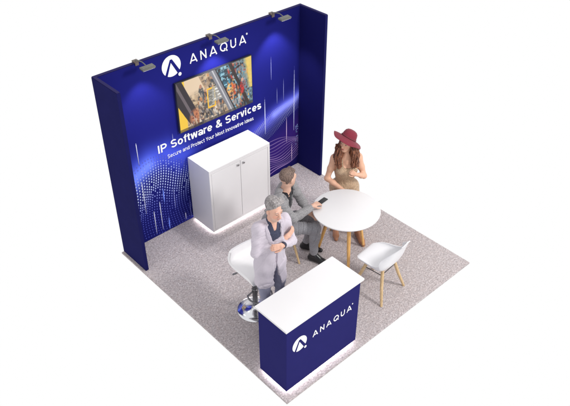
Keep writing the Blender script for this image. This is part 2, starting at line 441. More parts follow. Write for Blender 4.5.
def picture(u, v):
    n1, n2, n3 = fbm(u, v, 1, 14), fbm(u, v, 2, 34), fbm(u, v, 3, 5)
    sl = u+.24*(v-.5)                      # slanted coordinate: things lean from upper left to lower right
    c = np.zeros(u.shape+(3,))
    def put(mask, rgb, k=1.0):
        a = np.clip(mask, 0, 1)[..., None]*k; c[:] = c*(1-a)+np.array(rgb)*a
    ss = lambda x, a, b: np.clip((x-(a+b)/2)/((b-a)*2.2)+.5, 0, 1)
    put(np.ones_like(u), (.62, .50, .38))
    put(ss(n1, .45, .6), (.80, .68, .52)); put(ss(n2, .55, .65)*.8, (.22, .20, .19)); put(ss(v, .62, .7)*(sl < .40), (.86, .74, .60))
    put((u < .10)*1., (.93, .72, .18))
    put((sl < .19)*(sl > -.02)*1.*(u+.30*v > .16), (.13, .11, .13)); put((sl > .09)*(sl < .125)*1.*(u+.30*v > .16), (.33, .29, .31))
    put(np.clip(1.4-((u-.21)**2/.006+(v-.20)**2/.03), 0, 1)*.8, (.85, .48, .30)); put(ss(n2, .5, .6)*((u > .15)*(u < .32)*(v < .35)), (.35, .16, .14))
    # grey seated figures
    for (a, b, w_, h_) in ((.30, .62, .035, .17), (.36, .45, .04, .22), (.46, .70, .04, .2), (.28, .35, .03, .16), (.42, .25, .05, .16), (.55, .28, .05, .2)):
        put(((u-a)**2/w_**2+(v-b)**2/h_**2 < 1)*(.55+.45*(n2 > .48)), (.16, .18, .20), .85)
        put(((u-a)**2/(w_*.45)**2+(v-b-h_*.9)**2/.002 < 1)*1., (.66, .44, .34))
    put((sl > .10)*0., (0, 0, 0))
    rg = np.random.default_rng(12)
    palL = [(.12, .11, .12), (.22, .22, .24), (.40, .38, .38), (.62, .52, .44), (.80, .70, .58), (.34, .24, .18), (.16, .19, .24), (.75, .45, .25), (.88, .82, .74)]
    palR = [(.05, .05, .06), (.09, .08, .09), (.85, .38, .10), (.95, .66, .25), (.20, .50, .62), (.55, .78, .85), (.30, .22, .20), (.16, .18, .22), (.72, .16, .10), (.60, .58, .58)]
    def clutter(n, ua, ub, va, vb, pal, zz):
        for _ in range(n):
            a, b = rg.uniform(ua, ub), rg.uniform(va, vb); w_ = rg.uniform(.004, .016)*zz; h_ = rg.uniform(.012, .07)*zz; col = pal[rg.integers(len(pal))]
            U, V_ = u-a+.24*(v-b)*rg.uniform(0, 1), v-b
            m = (U/w_)**2+(V_/h_)**2 if rg.random() < .6 else np.maximum(abs(U)/w_, abs(V_)/h_)**2
            put(np.clip(1.5-m, 0, 1)*(U > -9), col, rg.uniform(.5, .95))
    clutter(260, .26, .60, .02, .62, palL, 1.); clutter(60, .34, .60, .5, .95, palL, .9); clutter(30, .14, .3, .02, .3, palL, .8)
    fr = (abs(u-.43) < .055)*(abs(v-.47) < .21); inn = (abs(u-.43) < .040)*(abs(v-.47) < .175)
    put(fr*1., (.95, .68, .14)); put(inn*1., (.36, .36, .34)); put(inn*ss(n2, .45, .6), (.70, .66, .58))
    put((abs(u-.545) < .10)*(abs(v-.52) < .16)*.75, (.60, .60, .58)); put((abs(u-.545) < .09)*(np.sin(v*95) > .2)*(abs(v-.52) < .13)*(n2 > .42)*.9, (.92, .92, .90))
    # grey post
    put((sl > .545)*(sl < .63), (.42, .42, .45)); put((sl > .575)*(sl < .592), (.72, .72, .74)); put((sl > .62)*(sl < .635), (.10, .09, .10))
    # right scene: dark, teal light, orange blaze, red figure
    r = sl > .635
    put(r*1., (.10, .08, .09)); put(r*ss(n1, .42, .55)*.9, (.12, .33, .42)); put(r*ss(n2, .58, .66), (.50, .72, .80))
    cR = c.copy(); clutter(330, .66, .97, .0, 1., palR, 1.0); c[:] = np.where(r[..., None], c, cR)
    put(r*(((u-.70)**2/.005+(v-.42)**2/.03) < 1)*.55*(n2 > .45), (.95, .42, .14)); put(r*(((u-.68)**2/.0012+(v-.50)**2/.01) < 1)*.6*(n2 > .4), (1., .80, .40))
    put((sl > .80)*(sl < .845)*1., (.13, .09, .08))
    put(np.clip(1.6-((u-.855)**2/.0008+(v-.42)**2/.018), 0, 1)*(.35+.65*(n2 > .44)), (.72, .12, .10)); put((((u-.865)**2/.0004+(v-.58)**2/.002) < 1)*1., (.8, .55, .45))
    put(((sl > .86)*(n2 > .45))*.7, (.35, .45, .50))
    put(ss(u-.955+.08*(v-.4), -.01, .01)*(v > .35)*(.8+.2*n1), (.93, .76, .32)); put((v < .05)*.6, (.12, .10, .12))
    return np.clip(c**1.75*1.08, 0, 1)
o = grid_panel('picture', picture, 330, 190, lambda u, v: np.stack([-.563+u*1.126, -.0432+0*u, .004+v*.643], -1),
    screen_mat(), scr)

# ------------------------------------------------------------------ arm lamps on the wall
def make_lamp():
    t = empty('arm_spotlight')
    bm = NB(); box(bm, -.030, .030, -.050, .004, .002, .022, .004); box(bm, -.022, .022, -.055, -.0455, -.03, .004, .002); obj('clamp', bm, M['lampbrown'], t)
    bm = NB(); tube(bm, [(0, -.02, .018), (0, -.09, .042), (0, -.17, .05), (0, -.235, .035)], .006, 10); obj('arm', bm, M['lampgrey'], t, True)
    bm = NB(); box(bm, -.080, .080, -.036, .036, -.010, .011, .004)
    box(bm, -.068, .068, -.026, .026, .0115, .014, .001)
    hd = obj('lamp_head', bm, M['lampgrey'], t); hd.location = (0, -.262, .022); hd.rotation_euler = (R(6), 0, 0)
    bm = NB(); box(bm, -.07, .07, -.03, .03, -.0135, -.0105); obj('lamp_glass', bm, M['lampglow'], hd)
    return t
lamp0 = make_lamp()
LX = [.56, 1.555, 2.525]
LL = ['grey arm spotlight clamped on the wall top left of the round logo', 'grey arm spotlight above the wall lettering, between the other two',
      'grey arm spotlight nearest the right wing of the wall']
for i, x in enumerate(LX):
    l = lamp0 if i == 0 else copy_tree(lamp0)
    l.location = (x, 0, H+.008); tag(l, LL[i], 'spotlight', 'spotlights along the top of the wall')
    sp = bpy.data.lights.new('spot', 'SPOT'); sp.energy = 21; sp.spot_size = R(84); sp.spot_blend = .55; sp.shadow_soft_size = .03; sp.color = (.93, .94, 1)
    so = bpy.data.objects.new('spot_light', sp); C.objects.link(so); so.parent = l
    so.location = (0, -.275, -.006)
    so.rotation_euler = Vector((0, .10, -1)).to_track_quat('-Z', 'Y').to_euler()

# ------------------------------------------------------------------ storage cabinet
cab = empty('storage_cabinet', (1.551, -.289, 0))
tag(cab, 'white two door storage cabinet standing against the blue wall', 'cabinet')
hx, hy, t = .488, .217, .02
bm = NB()
box(bm, -hx, -hx+.032, -hy, hy, .035, .948, .002); box(bm, hx-.032, hx, -hy, hy, .035, .948, .002)
box(bm, -hx+.0325, hx-.0325, -hy+.001, hy, .035, .06, .002); box(bm, -hx+.0325, hx-.0325, hy-.018, hy, .0605, .9475)
box(bm, -hx+.0325, hx-.0325, -hy+.001, hy-.019, .925, .9475)
obj('body', bm, M['white'], cab)
bm = NB(); box(bm, -hx, hx, -hy, hy, .949, .976, .003); obj('cabinet_top', bm, M['white'], cab)
bm = NB(); box(bm, -hx+.033, hx-.033, -hy+.024, -hy+.030, .061, .924); obj('gap_shade_sheet', bm, M['gap'], cab)  # grey sheet behind the doors, its colour stands in for shade in the gaps
for s in (-1, 1):
    a, b = (-hx+.036, -.003) if s < 0 else (.003, hx-.036)
    bm = NB(); box(bm, a, b, -hy+.002, -hy+.021, .064, .920, .002); d = obj('door', bm, M['white'], cab)
    bm = NB(); box(bm, s*.045-.014, s*.045+.014, -hy-.020, -hy-.009, .868, .896, .003); tube(bm, [(s*.045, -hy-.0095, .882), (s*.045, -hy+.0015, .882)], .006, 10)
    obj('knob', bm, M['knob'], d)
bm = NB(); box(bm, -hx+.035, hx-.035, -hy+.035, hy-.01, .0005, .0345); obj('plinth', bm, M['white_edge'], cab)
def led_ring(parent, x0, x1, y0, y1, z0, z1, back=True):
    bm = NB(); e = .004
    box(bm, x0, x1, y0-e, y0-.0005, z0, z1); box(bm, x0-e, x0-.0005, y0, y1, z0, z1); box(bm, x1+.0005, x1+e, y0, y1, z0, z1)
    if back: box(bm, x0, x1, y1+.0005, y1+e, z0, z1)
    return obj('light_strip', bm, M['led'], parent)
led_ring(cab, -hx+.035, hx-.035, -hy+.035, hy-.01, .006, .030, False)

# ------------------------------------------------------------------ reception counter
cnt = empty('reception_counter', (.569, -2.771, 0))
tag(cnt, 'blue reception counter with a white top and lit base at the front corner', 'counter')
cx0, cx1, cy0, cy1 = -.504, .504, -.200, .201
bm = NB(); box(bm, cx0, cx1, cy0, cy1, .045, .924, .003); obj('body', bm, M['blue_counter'], cnt)
bm = NB(); box(bm, -.529, .529, -.225, .226, .925, .949, .003); obj('countertop', bm, M['top'], cnt)
bm = NB(); box(bm, cx0+.03, cx1-.03, cy0+.03, cy1-.03, .0005, .0445); obj('plinth', bm, M['white_edge'], cnt)
led_ring(cnt, cx0+.03, cx1-.03, cy0+.03, cy1-.03, .006, .038)
dx = -.569; dy = 2.771
yc = cy0-.001
M['ink_counter'] = mat('counter_ink', (.0175, .0165, .115, 1), .8, spec=.06)
obj('lettering', word(.412+dx, .962+dx, .585, .074, .0105, yc), M['ink_white'], cnt)
obj('logo', logo(.236+dx, .628, .094, yc), [M['ink_white'], M['ink_counter']], cnt)

# ------------------------------------------------------------------ bar stool
st = empty('bar_stool', (.600, -1.872, 0), R(-3))
tag(st, 'white low back bar stool on a round chrome foot behind the counter', 'bar stool')
def shell_surface(prof, wid, curl, nu=25, nv=40, th=.010):
    """prof: (y,z) control points front->top, wid: half widths, curl: edge lift; returns closed thin shell"""
    def cr(P, t):
        n = len(P)-1; x = t*n; i = min(int(x), n-1); f = x-i
        p0 = P[max(i-1, 0)]; p1 = P[i]; p2 = P[i+1]; p3 = P[min(i+2, n)]
        return [.5*((2*b)+(-a+c)*f+(2*a-5*b+4*c-d)*f*f+(-a+3*b-3*c+d)*f**3) for a, b, c, d in zip(p0, p1, p2, p3)]
    rows = []
    for j in range(nv):
        tt = j/(nv-1); y, z = cr(prof, tt); w = cr([(a,) for a in wid], tt)[0]; cl, cb = cr(curl, tt)
        rows.append([Vector((w*math.sin(u*math.pi/2)*1.0, y+cb*abs(u)**2.2, z+cl*abs(u)**2.6)) for u in [2*i/(nu-1)-1 for i in range(nu)]])
    bm = NB(); g = [[bm.verts.new(p) for p in r] for r in rows]
    for j in range(nv-1):
        for i in range(nu-1): bm.faces.new((g[j][i], g[j][i+1], g[j+1][i+1], g[j+1][i]))
    bm.normal_update()
    r = bmesh.ops.solidify(bm, geom=bm.faces[:], thickness=th)
    return bm
bm = shell_surface([(-.215, .640), (-.19, .675), (-.08, .690), (.06, .690), (.15, .705), (.205, .760), (.225, .835)],
                   [.185, .20, .215, .22, .22, .215, .19], [(0, 0), (0, 0), (.008, 0), (.010, 0), (.01, -.01), (0, -.03), (-.02, -.04)], th=-.028)
s = obj('seat', bm, M['white'], st, True)
bm = NB(); tube(bm, [(0, 0, .03), (0, 0, .38)], .030, 20); tube(bm, [(0, 0, .3805), (0, 0, .64)], .021, 20); box(bm, -.08, .08, -.08, .08, .641, .655, .002); obj('pole', bm, M['pole'], st, True)
bm = NB(); lathe(bm, [(.20, .001), (.205, .006), (.200, .011), (.14, .018), (.08, .028), (.045, .045), (.034, .07), (.030, .071)]); obj('base', bm, M['chrome'], st, True)
bm = NB(); pts = [(.030*1.0, -.02, .30)]
pts = [(.025, -.0, .30)]+[(.135*math.cos(R(a)), -.09+.135*math.sin(R(a)), .30) for a in range(30, -211, -12)]+[(-.025, -.0, .30)]
tube(bm, pts, .010, 12); lathe(bm, [(.031, .27), (.036, .275), (.036, .325), (.031, .33)], 24); obj('footrest', bm, M['pole'], st, True)
bm = NB(); tube(bm, [(0.02, 0, .625), (-.08, .05, .61), (-.17, .10, .585)], .006, 10); tube(bm, [(-.165, .097, .587), (-.205, .118, .574)], .010, 10); obj('lever', bm, M['pole'], st, True)

# ------------------------------------------------------------------ round table
tb = empty('round_table', (1.978, -1.930, 0))
tag(tb, 'round white meeting table on splayed wooden legs', 'table')
bm = NB(); lathe(bm, [(0, .728), (.375, .728), (.397, .733), (.401, .741), (.398, .748), (.390, .750), (0, .750)], 96); obj('tabletop', bm, M['top'], tb, True)
for k in range(3):
    a = R(-126+120*k); c, s_ = math.cos(a), math.sin(a)
    bm = NB(); tube(bm, [(.185*c, .185*s_, .727), (.25*c, .25*s_, .40), (.335*c, .335*s_, 0.001)], [.024, .022, .015], 16); obj('leg', bm, M['oak'], tb, True)
bm = NB(); box(bm, -.2, .2, -.012, .012, .700, .727); bmesh.ops.rotate(bm, verts=bm.verts[:], cent=(0, 0, 0), matrix=Matrix.Rotation(R(-36), 3, 'Z'))
box(bm, -.012, .012, -.2, .2, .699, .7265); obj('brace', bm, M['bezel'], tb)

# ------------------------------------------------------------------ shell chairs
def make_chair():
    t = empty('shell_chair')
    bm = shell_surface([(.240, .425), (.205, .450), (.09, .446), (-.06, .432), (-.145, .445), (-.20, .510), (-.236, .615), (-.268, .730), (-.300, .830), (-.318, .868)],
        [.080, .168, .216, .236, .240, .234, .208, .150, .078, .012],
        [(-.005, 0), (.010, 0), (.055, 0), (.090, .0), (.110, .02), (.09, .07), (.03, .090), (.0, .05), (0, .0), (0, 0)], 31, 56, .009)
    obj('seat_shell', bm, M['shell'], t, True)
    for sx in (-1, 1):
        for sy in (-1, 1):
            bm = NB(); tube(bm, [(sx*.11, sy*.10-.01, .432 if sy < 0 else .436), (sx*.165, sy*.155, .22), (sx*.228+sy*.0, sy*.218, .001)], [.020, .019, .0145], 14); obj('leg', bm, M['ash'], t, True)
    bm = NB()
    tube(bm, [(-.13, .11, .36), (.13, .11, .36)], .005, 8); tube(bm, [(-.13, -.12, .36), (.13, -.12, .36)], .005, 8)
    tube(bm, [(-.13, -.12, .35), (-.13, .11, .35)], .005, 8); tube(bm, [(.13, -.12, .35), (.13, .11, .35)], .005, 8)
    obj('brace', bm, M['bezel'], t, True)
    return t
ch0 = make_chair(); ch0.location = (1.888, -2.570, 0); ch0.rotation_euler = (0, 0, R(6))
tag(ch0, 'empty white shell chair with wooden legs at the near side of the table', 'chair')
def make_stool():
    t = empty('low_stool')
    bm = NB(); lathe(bm, [(0, .418), (.17, .418), (.188, .426), (.195, .440), (.190, .453), (.168, .460), (.08, .456), (0, .454)], 56); obj('seat', bm, M['shell'], t, True)
    for sx in (-1, 1):
        for sy in (-1, 1):
            bm = NB(); tube(bm, [(sx*.10, sy*.10, .4175), (sx*.14, sy*.14, .22), (sx*.185, sy*.185, .001)], [.017, .016, .0125], 14); obj('leg', bm, M['ash'], t, True)
    bm = NB(); box(bm, -.13, .13, -.009, .009, .404, .4165); bmesh.ops.rotate(bm, verts=bm.verts[:], cent=(0, 0, 0), matrix=Matrix.Rotation(R(45), 3, 'Z')); obj('brace', bm, M['bezel'], t)
    return t
s0 = make_stool(); s1 = copy_tree(s0)
s0.location = (1.425, -1.400, 0); s0.rotation_euler = (0, 0, R(-120)); tag(s0, 'white padded seat on wooden legs under the man in the grey blazer', 'stool', 'low seats at the round table')
s1.location = (2.485, -1.425, 0); s1.rotation_euler = (0, 0, R(143)); tag(s1, 'white padded seat under the woman in the red hat', 'stool', 'low seats at the round table')

# ------------------------------------------------------------------ figures: signed distance fields meshed as one surface
class Field:
    def __init__(s, lo, hi, h):
        s.lo = np.array(lo, np.float32); s.h = h
        s.n = np.ceil((np.array(hi)-np.array(lo))/h).astype(int)+1
        s.D = np.full(tuple(s.n), .25, np.float32)
        s.ax = [s.lo[i]+h*np.arange(s.n[i], dtype=np.float32) for i in range(3)]
    def _sl(s, lo, hi):
        a = np.clip(np.floor((np.array(lo)-s.lo)/s.h).astype(int), 0, s.n); b = np.clip(np.ceil((np.array(hi)-s.lo)/s.h).astype(int)+1, 0, s.n)
        sl = tuple(slice(int(i), int(j)) for i, j in zip(a, b))
        return sl, s.ax[0][sl[0]][:, None, None], s.ax[1][sl[1]][None, :, None], s.ax[2][sl[2]][None, None, :]
    def _mix(s, sl, d, k, sub):
        A = s.D[sl]
        if A.size == 0: return
        if sub: s.D[sl] = np.maximum(A, -d); return
        if k <= 0: s.D[sl] = np.minimum(A, d); return
        h = np.clip(.5+.5*(A-d)/k, 0, 1); s.D[sl] = A*(1-h)+d*h-k*h*(1-h)
    def seg(s, a, b, ra, rb, k=.02, sub=False):
        a, b = np.array(a, np.float32), np.array(b, np.float32); m = max(ra, rb)+k+.03
        sl, x, y, z = s._sl(np.minimum(a, b)-m, np.maximum(a, b)+m)
        v = b-a; t = np.clip(((x-a[0])*v[0]+(y-a[1])*v[1]+(z-a[2])*v[2])/max(1e-9, float(v@v)), 0, 1)
        d = np.sqrt((x-a[0]-t*v[0])**2+(y-a[1]-t*v[1])**2+(z-a[2]-t*v[2])**2)-(ra+t*(rb-ra))
        s._mix(sl, d, k, sub)
    def ell(s, c, r, k=.02, M3=None, sub=False):
        c = np.array(c, np.float32); m = max(r)+k+.03
        sl, x, y, z = s._sl(c-m, c+m)
        X, Y, Z = np.broadcast_arrays(x-c[0], y-c[1], z-c[2])
        if M3 is not None:
            M3 = np.array(M3); X, Y, Z = [M3[0][i]*X+M3[1][i]*Y+M3[2][i]*Z for i in range(3)]
        k0 = np.sqrt((X/r[0])**2+(Y/r[1])**2+(Z/r[2])**2); k1 = np.sqrt((X/r[0]**2)**2+(Y/r[1]**2)**2+(Z/r[2]**2)**2)+1e-6
        s._mix(sl, (k0*(k0-1)/k1).astype(np.float32), k, sub)
    def wrinkle(s, amp, seed, freq=70, zlo=-9, zhi=9):
        rg = np.random.default_rng(seed); x, y, z = s.ax[0][:, None, None], s.ax[1][None, :, None], s.ax[2][None, None, :]
        w = 0
        for q in range(5):
            k = rg.normal(size=3); k /= np.linalg.norm(k); k *= freq*(.6+.8*rg.random()); p = rg.random()*6
            w = w+np.sin(k[0]*x+k[1]*y+k[2]*z+p+1.6*np.sin(9*x+11*z+q)+1.3*np.sin(13*y-7*z+q*2))
        s.D += (amp/4.2*w).astype(np.float32)
        for q in range(3):
            k = rg.normal(size=3); k /= np.linalg.norm(k); k *= freq*(.55+.4*rg.random())
            v = np.sin(k[0]*x+k[1]*y+k[2]*z+2.2*np.sin(8*x+7*z+q*2)+1.8*np.sin(9*y-6*z+q)); m = np.clip(.5+.9*np.sin(11*x+5*y+9*z+q*2.1), 0, 1)
            s.D += (amp*.95*np.exp(-(v/.20)**2)*m).astype(np.float32)
    def front(s, x, z):
        i = int(round((x-s.lo[0])/s.h)); k = int(round((z-s.lo[2])/s.h)); c = np.nonzero(s.D[i, :, k] < 0)[0]
        return float(s.ax[1][c[-1]]) if len(c) else None
    def ridge(s, pts, r, off=0., k=.004):
        P = []
        for x, z in pts:
            y = s.front(x, z)
            if y is not None: P.append((x, y+off, z))
        for a, b in zip(P, P[1:]): s.seg(a, b, r, r, k)
    def mesh(s):
        D = s.D; n = D.shape; S = D < 0
        c = np.zeros((n[0]-1, n[1]-1, n[2]-1), np.int8)
        for dx_ in (0, 1):
            for dy_ in (0, 1):
                for dz_ in (0, 1): c += S[dx_:n[0]-1+dx_, dy_:n[1]-1+dy_, dz_:n[2]-1+dz_]
        act = (c > 0) & (c < 8); I = np.argwhere(act); idx = np.full(act.shape, -1, np.int32); idx[act] = np.arange(len(I))
        P = np.zeros((len(I), 3)); W = np.zeros(len(I))
        for ax in range(3):
            o1, o2 = [q for q in range(3) if q != ax]
            for p in (0, 1):
                for q in (0, 1):
                    off = np.zeros(3, int); off[o1] = p; off[o2] = q; A = I+off; B = A.copy(); B[:, ax] += 1
                    da = D[tuple(A.T)]; db = D[tuple(B.T)]; cr = (da < 0) != (db < 0)
                    t = np.where(cr, da/np.where(cr, da-db, 1), 0)
                    pt = A.astype(float); pt[:, ax] += t; P += pt*cr[:, None]; W += cr
        P /= W[:, None]; V = s.lo+P*s.h
        F = []
        for ax in range(3):
            o1, o2 = [(1, 2), (2, 0), (0, 1)][ax]
            sa = [slice(None)]*3; sb = [slice(None)]*3; sa[ax] = slice(0, -1); sb[ax] = slice(1, None)
            cr = S[tuple(sa)] != S[tuple(sb)]
            E = np.argwhere(cr); ok = (E[:, o1] > 0) & (E[:, o2] > 0) & (E[:, o1] < n[o1]-1) & (E[:, o2] < n[o2]-1); E = E[ok]
            flip = S[tuple(E.T)]
            q = []
            for (a, b) in ((1, 1), (0, 1), (0, 0), (1, 0)):
                T = E.copy(); T[:, o1] -= a; T[:, o2] -= b; q.append(idx[tuple(T.T)])
            q = np.stack(q, -1); q[~flip] = q[~flip][:, ::-1]; F.append(q)
        F = np.concatenate(F); F = F[(F >= 0).all(1)]
        return V, F
def fobj(name, fld, m, parent, colfn=None, attr='tint', relax=1):
    V, F = fld.mesh()
    for _ in range(relax):                       # light Laplacian smoothing removes the voxel steps
        acc = np.zeros_like(V); cn = np.zeros(len(V))
        for a in range(4):
            i, j = F[:, a], F[:, (a+1) % 4]
            for q in range(3): acc[:, q] += np.bincount(i, V[j, q], len(V))+np.bincount(j, V[i, q], len(V))
            cn += np.bincount(i, minlength=len(V))+np.bincount(j, minlength=len(V))
        V = V*.45+.55*acc/cn[:, None]
    return mesh_np(name, V, F, m, parent, colfn(V) if colfn else None, attr, True)

def v3(*a): return np.array(a, float)
def unit(a): a = np.asarray(a, float); return a/np.linalg.norm(a)
def rotz(a): return np.array([[math.cos(a), -math.sin(a), 0], [math.sin(a), math.cos(a), 0], [0, 0, 1]])
def rotx(a): return np.array([[1, 0, 0], [0, math.cos(a), -math.sin(a)], [0, math.sin(a), math.cos(a)]])
def roty(a): return np.array([[math.cos(a), 0, math.sin(a)], [0, 1, 0], [-math.sin(a), 0, math.cos(a)]])

def hand(f, w, d, n, side, curl=.35, sz=1., spread=.06):
    """w wrist, d pointing direction, n the way the palm faces, side=+1 thumb towards d x n"""
    d = unit(d); n = unit(np.asarray(n)-d*np.dot(n, d)); s = np.cross(d, n)*side
    f.seg(w, w+d*.03*sz, .024*sz, .027*sz, .012)
    for q in (-.022, -.007, .008, .022): f.seg(w+d*.02*sz+s*q*.8*sz, w+d*.078*sz+s*q*sz, .0135*sz, .0115*sz, .008)
    for q, ln, sp in ((.027, .070, 1), (.0095, .078, .3), (-.0085, .073, -.4), (-.026, .058, -1.1)):
        p = w+d*.080*sz+s*q*sz; a = 0; dr = unit(d+s*sp*spread)
        for i, (fr, r0, r1) in enumerate(((.42, .0098, .0090), (.32, .0090, .0084), (.26, .0084, .0072))):
            a += curl*(1+.5*i); e = p+(dr*math.cos(a)+n*math.sin(a))*ln*fr*sz; f.seg(p, e, r0*sz, r1*sz, .003); p = e
    p = w+d*.022*sz+s*.024*sz; a1 = unit(d*.62+s*.72+n*.25); e = p+a1*.038*sz; f.seg(p, e, .0135*sz, .0115*sz, .008)
    e2 = e+unit(d*.88+s*.30+n*.35)*.030*sz; f.seg(e, e2, .011*sz, .0098*sz, .004); f.seg(e2, e2+unit(d+n*.35)*.024*sz, .0095*sz, .0080*sz, .003)

def build_person(name, label, loc, rz, J, spec):
    P = empty(name, (loc[0], loc[1], 0), rz); tag(P, label, 'person')
    h = .0048
    lo, hi = spec['lo'], spec['hi']; fem = spec.get('fem', False); g = .90 if fem else 1.
    HR = rotz(spec['head_yaw'])@rotx(spec['head_pitch'])@roty(spec.get('head_roll', 0)); hc = v3(*J['head'])
    hp = lambda x, y, z: hc+HR@v3(x, y, z)*spec.get('head_scale', 1)
    hip, chest, neck = v3(*J['hip']), v3(*J['chest']), v3(*J['neck'])
    tl = unit(chest-hip); lean = math.atan2(tl[1], tl[2]); TR = rotx(-lean)@np.eye(3)
    def torso(f, e, k=.06, waist=True, upper=True):
        f.ell(hip+v3(0, -.01, .02), ((.165 if not fem else .170)+e, .115+e, .10+e), k, TR)
        f.ell((hip*.5+chest*.5), (.142*g+e if not fem else .112+e, .098*g+e, .17+e), k, TR)
        f.ell(chest+v3(0, 0, 0), (.160*g+e, .108*g+e, .155+e), k, TR)
        sl_, sr_ = v3(*J['shL']), v3(*J['shR'])
        f.seg(sl_*.9+neck*.1, sr_*.9+neck*.1, .058*g+e, .058*g+e, .05)
        if fem:
            for s in (-1, 1): f.ell(chest+TR@v3(s*.070, .085, .015), (.060+e*.5, .055+e*.5, .058+e*.5), .03)
    def arm(f, s, e, k=.025, cuff=0):
        sh, el, wr = v3(*J['sh'+s]), v3(*J['el'+s]), v3(*J['wr'+s]); wr2 = wr-(wr-el)*cuff
        f.seg(sh, sh*.5+el*.5, .054*g+e, .046*g+e, .05); f.seg(sh*.5+el*.5, el, .046*g+e, .039*g+e, k)
        m_ = el*.65+wr2*.35; f.seg(el, m_, .040*g+e, .040*g+e, k); f.seg(m_, wr2, .040*g+e, (.026*g if not cuff else .030*g)+e, k)
    def leg(f, s, e, k=.04, upto=1.):
        a, b, c = v3(*J['hj'+s]), v3(*J['kn'+s]), v3(*J['an'+s])
        f.seg(a, a*.5+b*.5, .088*g+e, .074*g+e, .05); f.seg(a*.5+b*.5, b, .074*g+e, .054*g+e, k)
        if upto > 0:
            m_ = b*.68+c*.32; c2 = b+(c-b)*upto; f.seg(b, m_, .052*g+e, .054*g+e, k); f.seg(m_, c2, .054*g+e, (.036*g if upto == 1 else .042)+e, k)
    def foot(f, s, e, k=.02):
        c = v3(*J['an'+s]); fd = unit(v3(*J['fd'+s])); fd[2] = 0; z = .038
        heel = c-fd*.035; heel[2] = .040; ball = c+fd*.13; ball[2] = .030; toe = c+fd*.195; toe[2] = .026
        f.seg(c, heel, .036*g+e, .036+e*.5, k); f.seg(heel, ball, .034+e*.6, .036+e*.6, k); f.seg(ball, toe, .034+e*.6, .024+e*.6, k); f.seg(c, ball, .034*g+e, .026+e, k)
    # body
    f = Field(lo, hi, h)
    torso(f, -.006)
    for s in 'LR': arm(f, s, -.002); leg(f, s, spec.get('leg_in', -.016)); foot(f, s, -.008)
    f.seg(neck, hp(0, -.02, -.06), .052*g, .050*g, .03); f.seg(chest*.2+neck*.8, neck, .07*g, .055*g, .04)
    f.ell(hp(0, -.022, .035), (.073, .092, .088), .01, HR); f.ell(hp(0, .018, -.018), (.062, .070, .080), .03, HR)
    f.ell(hp(0, .045, -.078), (.040, .036, .030), .035, HR)
    f.seg(hp(0, .083, .018), hp(0, .104, -.020), .009, .013, .012)
    f.seg(hp(-.035, .074, .034), hp(.035, .074, .034), .011, .011, .015)
    for s in (-1, 1):
        f.ell(hp(s*.074, -.008, -.004), (.010, .019, .030), .004, HR)
        f.ell(hp(s*.030, .088, .014), (.015, .012, .010), .006, HR, sub=True)
        f.ell(hp(s*.030, .078, .014), (.013, .011, .010), .003, HR)
        f.seg(hp(s*.012, .096, -.022), hp(s*.014, .092, -.020), .007, .007, .006)
    f.seg(hp(-.020, .083, -.052), hp(.020, .083, -.052), .0075, .0075, .008)
    for s in 'LR':
        a = J['hand'+s]; hand(f, v3(*J['wr'+s]), a[0], a[1], a[2], a[3], .95*g if fem else 1.)
    skin = np.array(spec['skin'][:3])
    def col(V):
        Q = (V-hc)@HR/spec.get('head_scale', 1); c = np.tile(skin, (len(V), 1)).astype(float)
        def blob(cx, cy, cz, rx, ry, rz_, rgb, a=1.):
            d = ((Q[:, 0]-cx)/rx)**2+((Q[:, 1]-cy)/ry)**2+((Q[:, 2]-cz)/rz_)**2; w = (np.clip(1.6-d*1.1, 0, 1)*a)[:, None]; c[:] = c*(1-w)+np.array(rgb)*w
        for s in (-1, 1): blob(s*.038, .075, -.025, .026, .03, .022, skin*np.array([1.05, .80, .76]), .6)
        if spec.get('beard') is not None:
            blob(0, .06, -.085, .062, .062, .042, spec['beard'], spec.get('beard_a', .5)); blob(0, .09, -.038, .026, .02, .008, spec['beard'], spec.get('beard_a', .5))
        blob(0, .09, -.052, .020, .02, .008, spec['lips'])
        for s in (-1, 1):
            blob(s*.030, .09, .014, .013, .02, .0045, (.42, .33, .29)); blob(s*.030, .092, .014, .0075, .02, .0065, (.05, .035, .03)); blob(s*.031, .085, .034, .019, .02, .0055, spec['brow'], .8)
        return c
    body = fobj('body', f, M['skin'], P, col, relax=1)
    # hair
    if 'hair' in spec:
        f = Field(hc-.30, hc+.22, .0045); spec['hair'](f, hp, HR); f.wrinkle(.0009, 5, 150)
        fobj('hair', f, spec['hair_mat'], P, relax=2)
    return P, torso, arm, leg, foot, hp, HR, body

def hairmat(name, c1, c2, k=110):
    m = mat(name, c1, .5, spec=.3); nt = m.node_tree; b = nt.nodes['Principled BSDF']
    tc = nt.nodes.new('ShaderNodeTexCoord'); mp = nt.nodes.new('ShaderNodeMapping'); mp.inputs['Scale'].default_value = (k, k, k*.16)
    n = nt.nodes.new('ShaderNodeTexNoise'); n.inputs['Scale'].default_value = 1; n.inputs['Detail'].default_value = 3; n.inputs['Distortion'].default_value = .6
    r = nt.nodes.new('ShaderNodeValToRGB'); r.color_ramp.elements[0].position = .36; r.color_ramp.elements[1].position = .66
    r.color_ramp.elements[0].color = c1; r.color_ramp.elements[1].color = c2
    nt.links.new(tc.outputs['Object'], mp.inputs[0]); nt.links.new(mp.outputs[0], n.inputs['Vector']); nt.links.new(n.outputs['Fac'], r.inputs[0]); nt.links.new(r.outputs[0], b.inputs['Base Color'])
    bp = nt.nodes.new('ShaderNodeBump'); bp.inputs['Strength'].default_value = .8; bp.inputs['Distance'].default_value = .006
    nt.links.new(n.outputs['Fac'], bp.inputs['Height']); nt.links.new(bp.outputs[0], b.inputs['Normal'])
    return m
def cloth(name, col, amp=.3, weave=400, var=.05, rough=.85):
    return mat(name, col, rough, bump=amp, bscale=weave, var=var, vscale=110, sheen=.15, spec=.2)

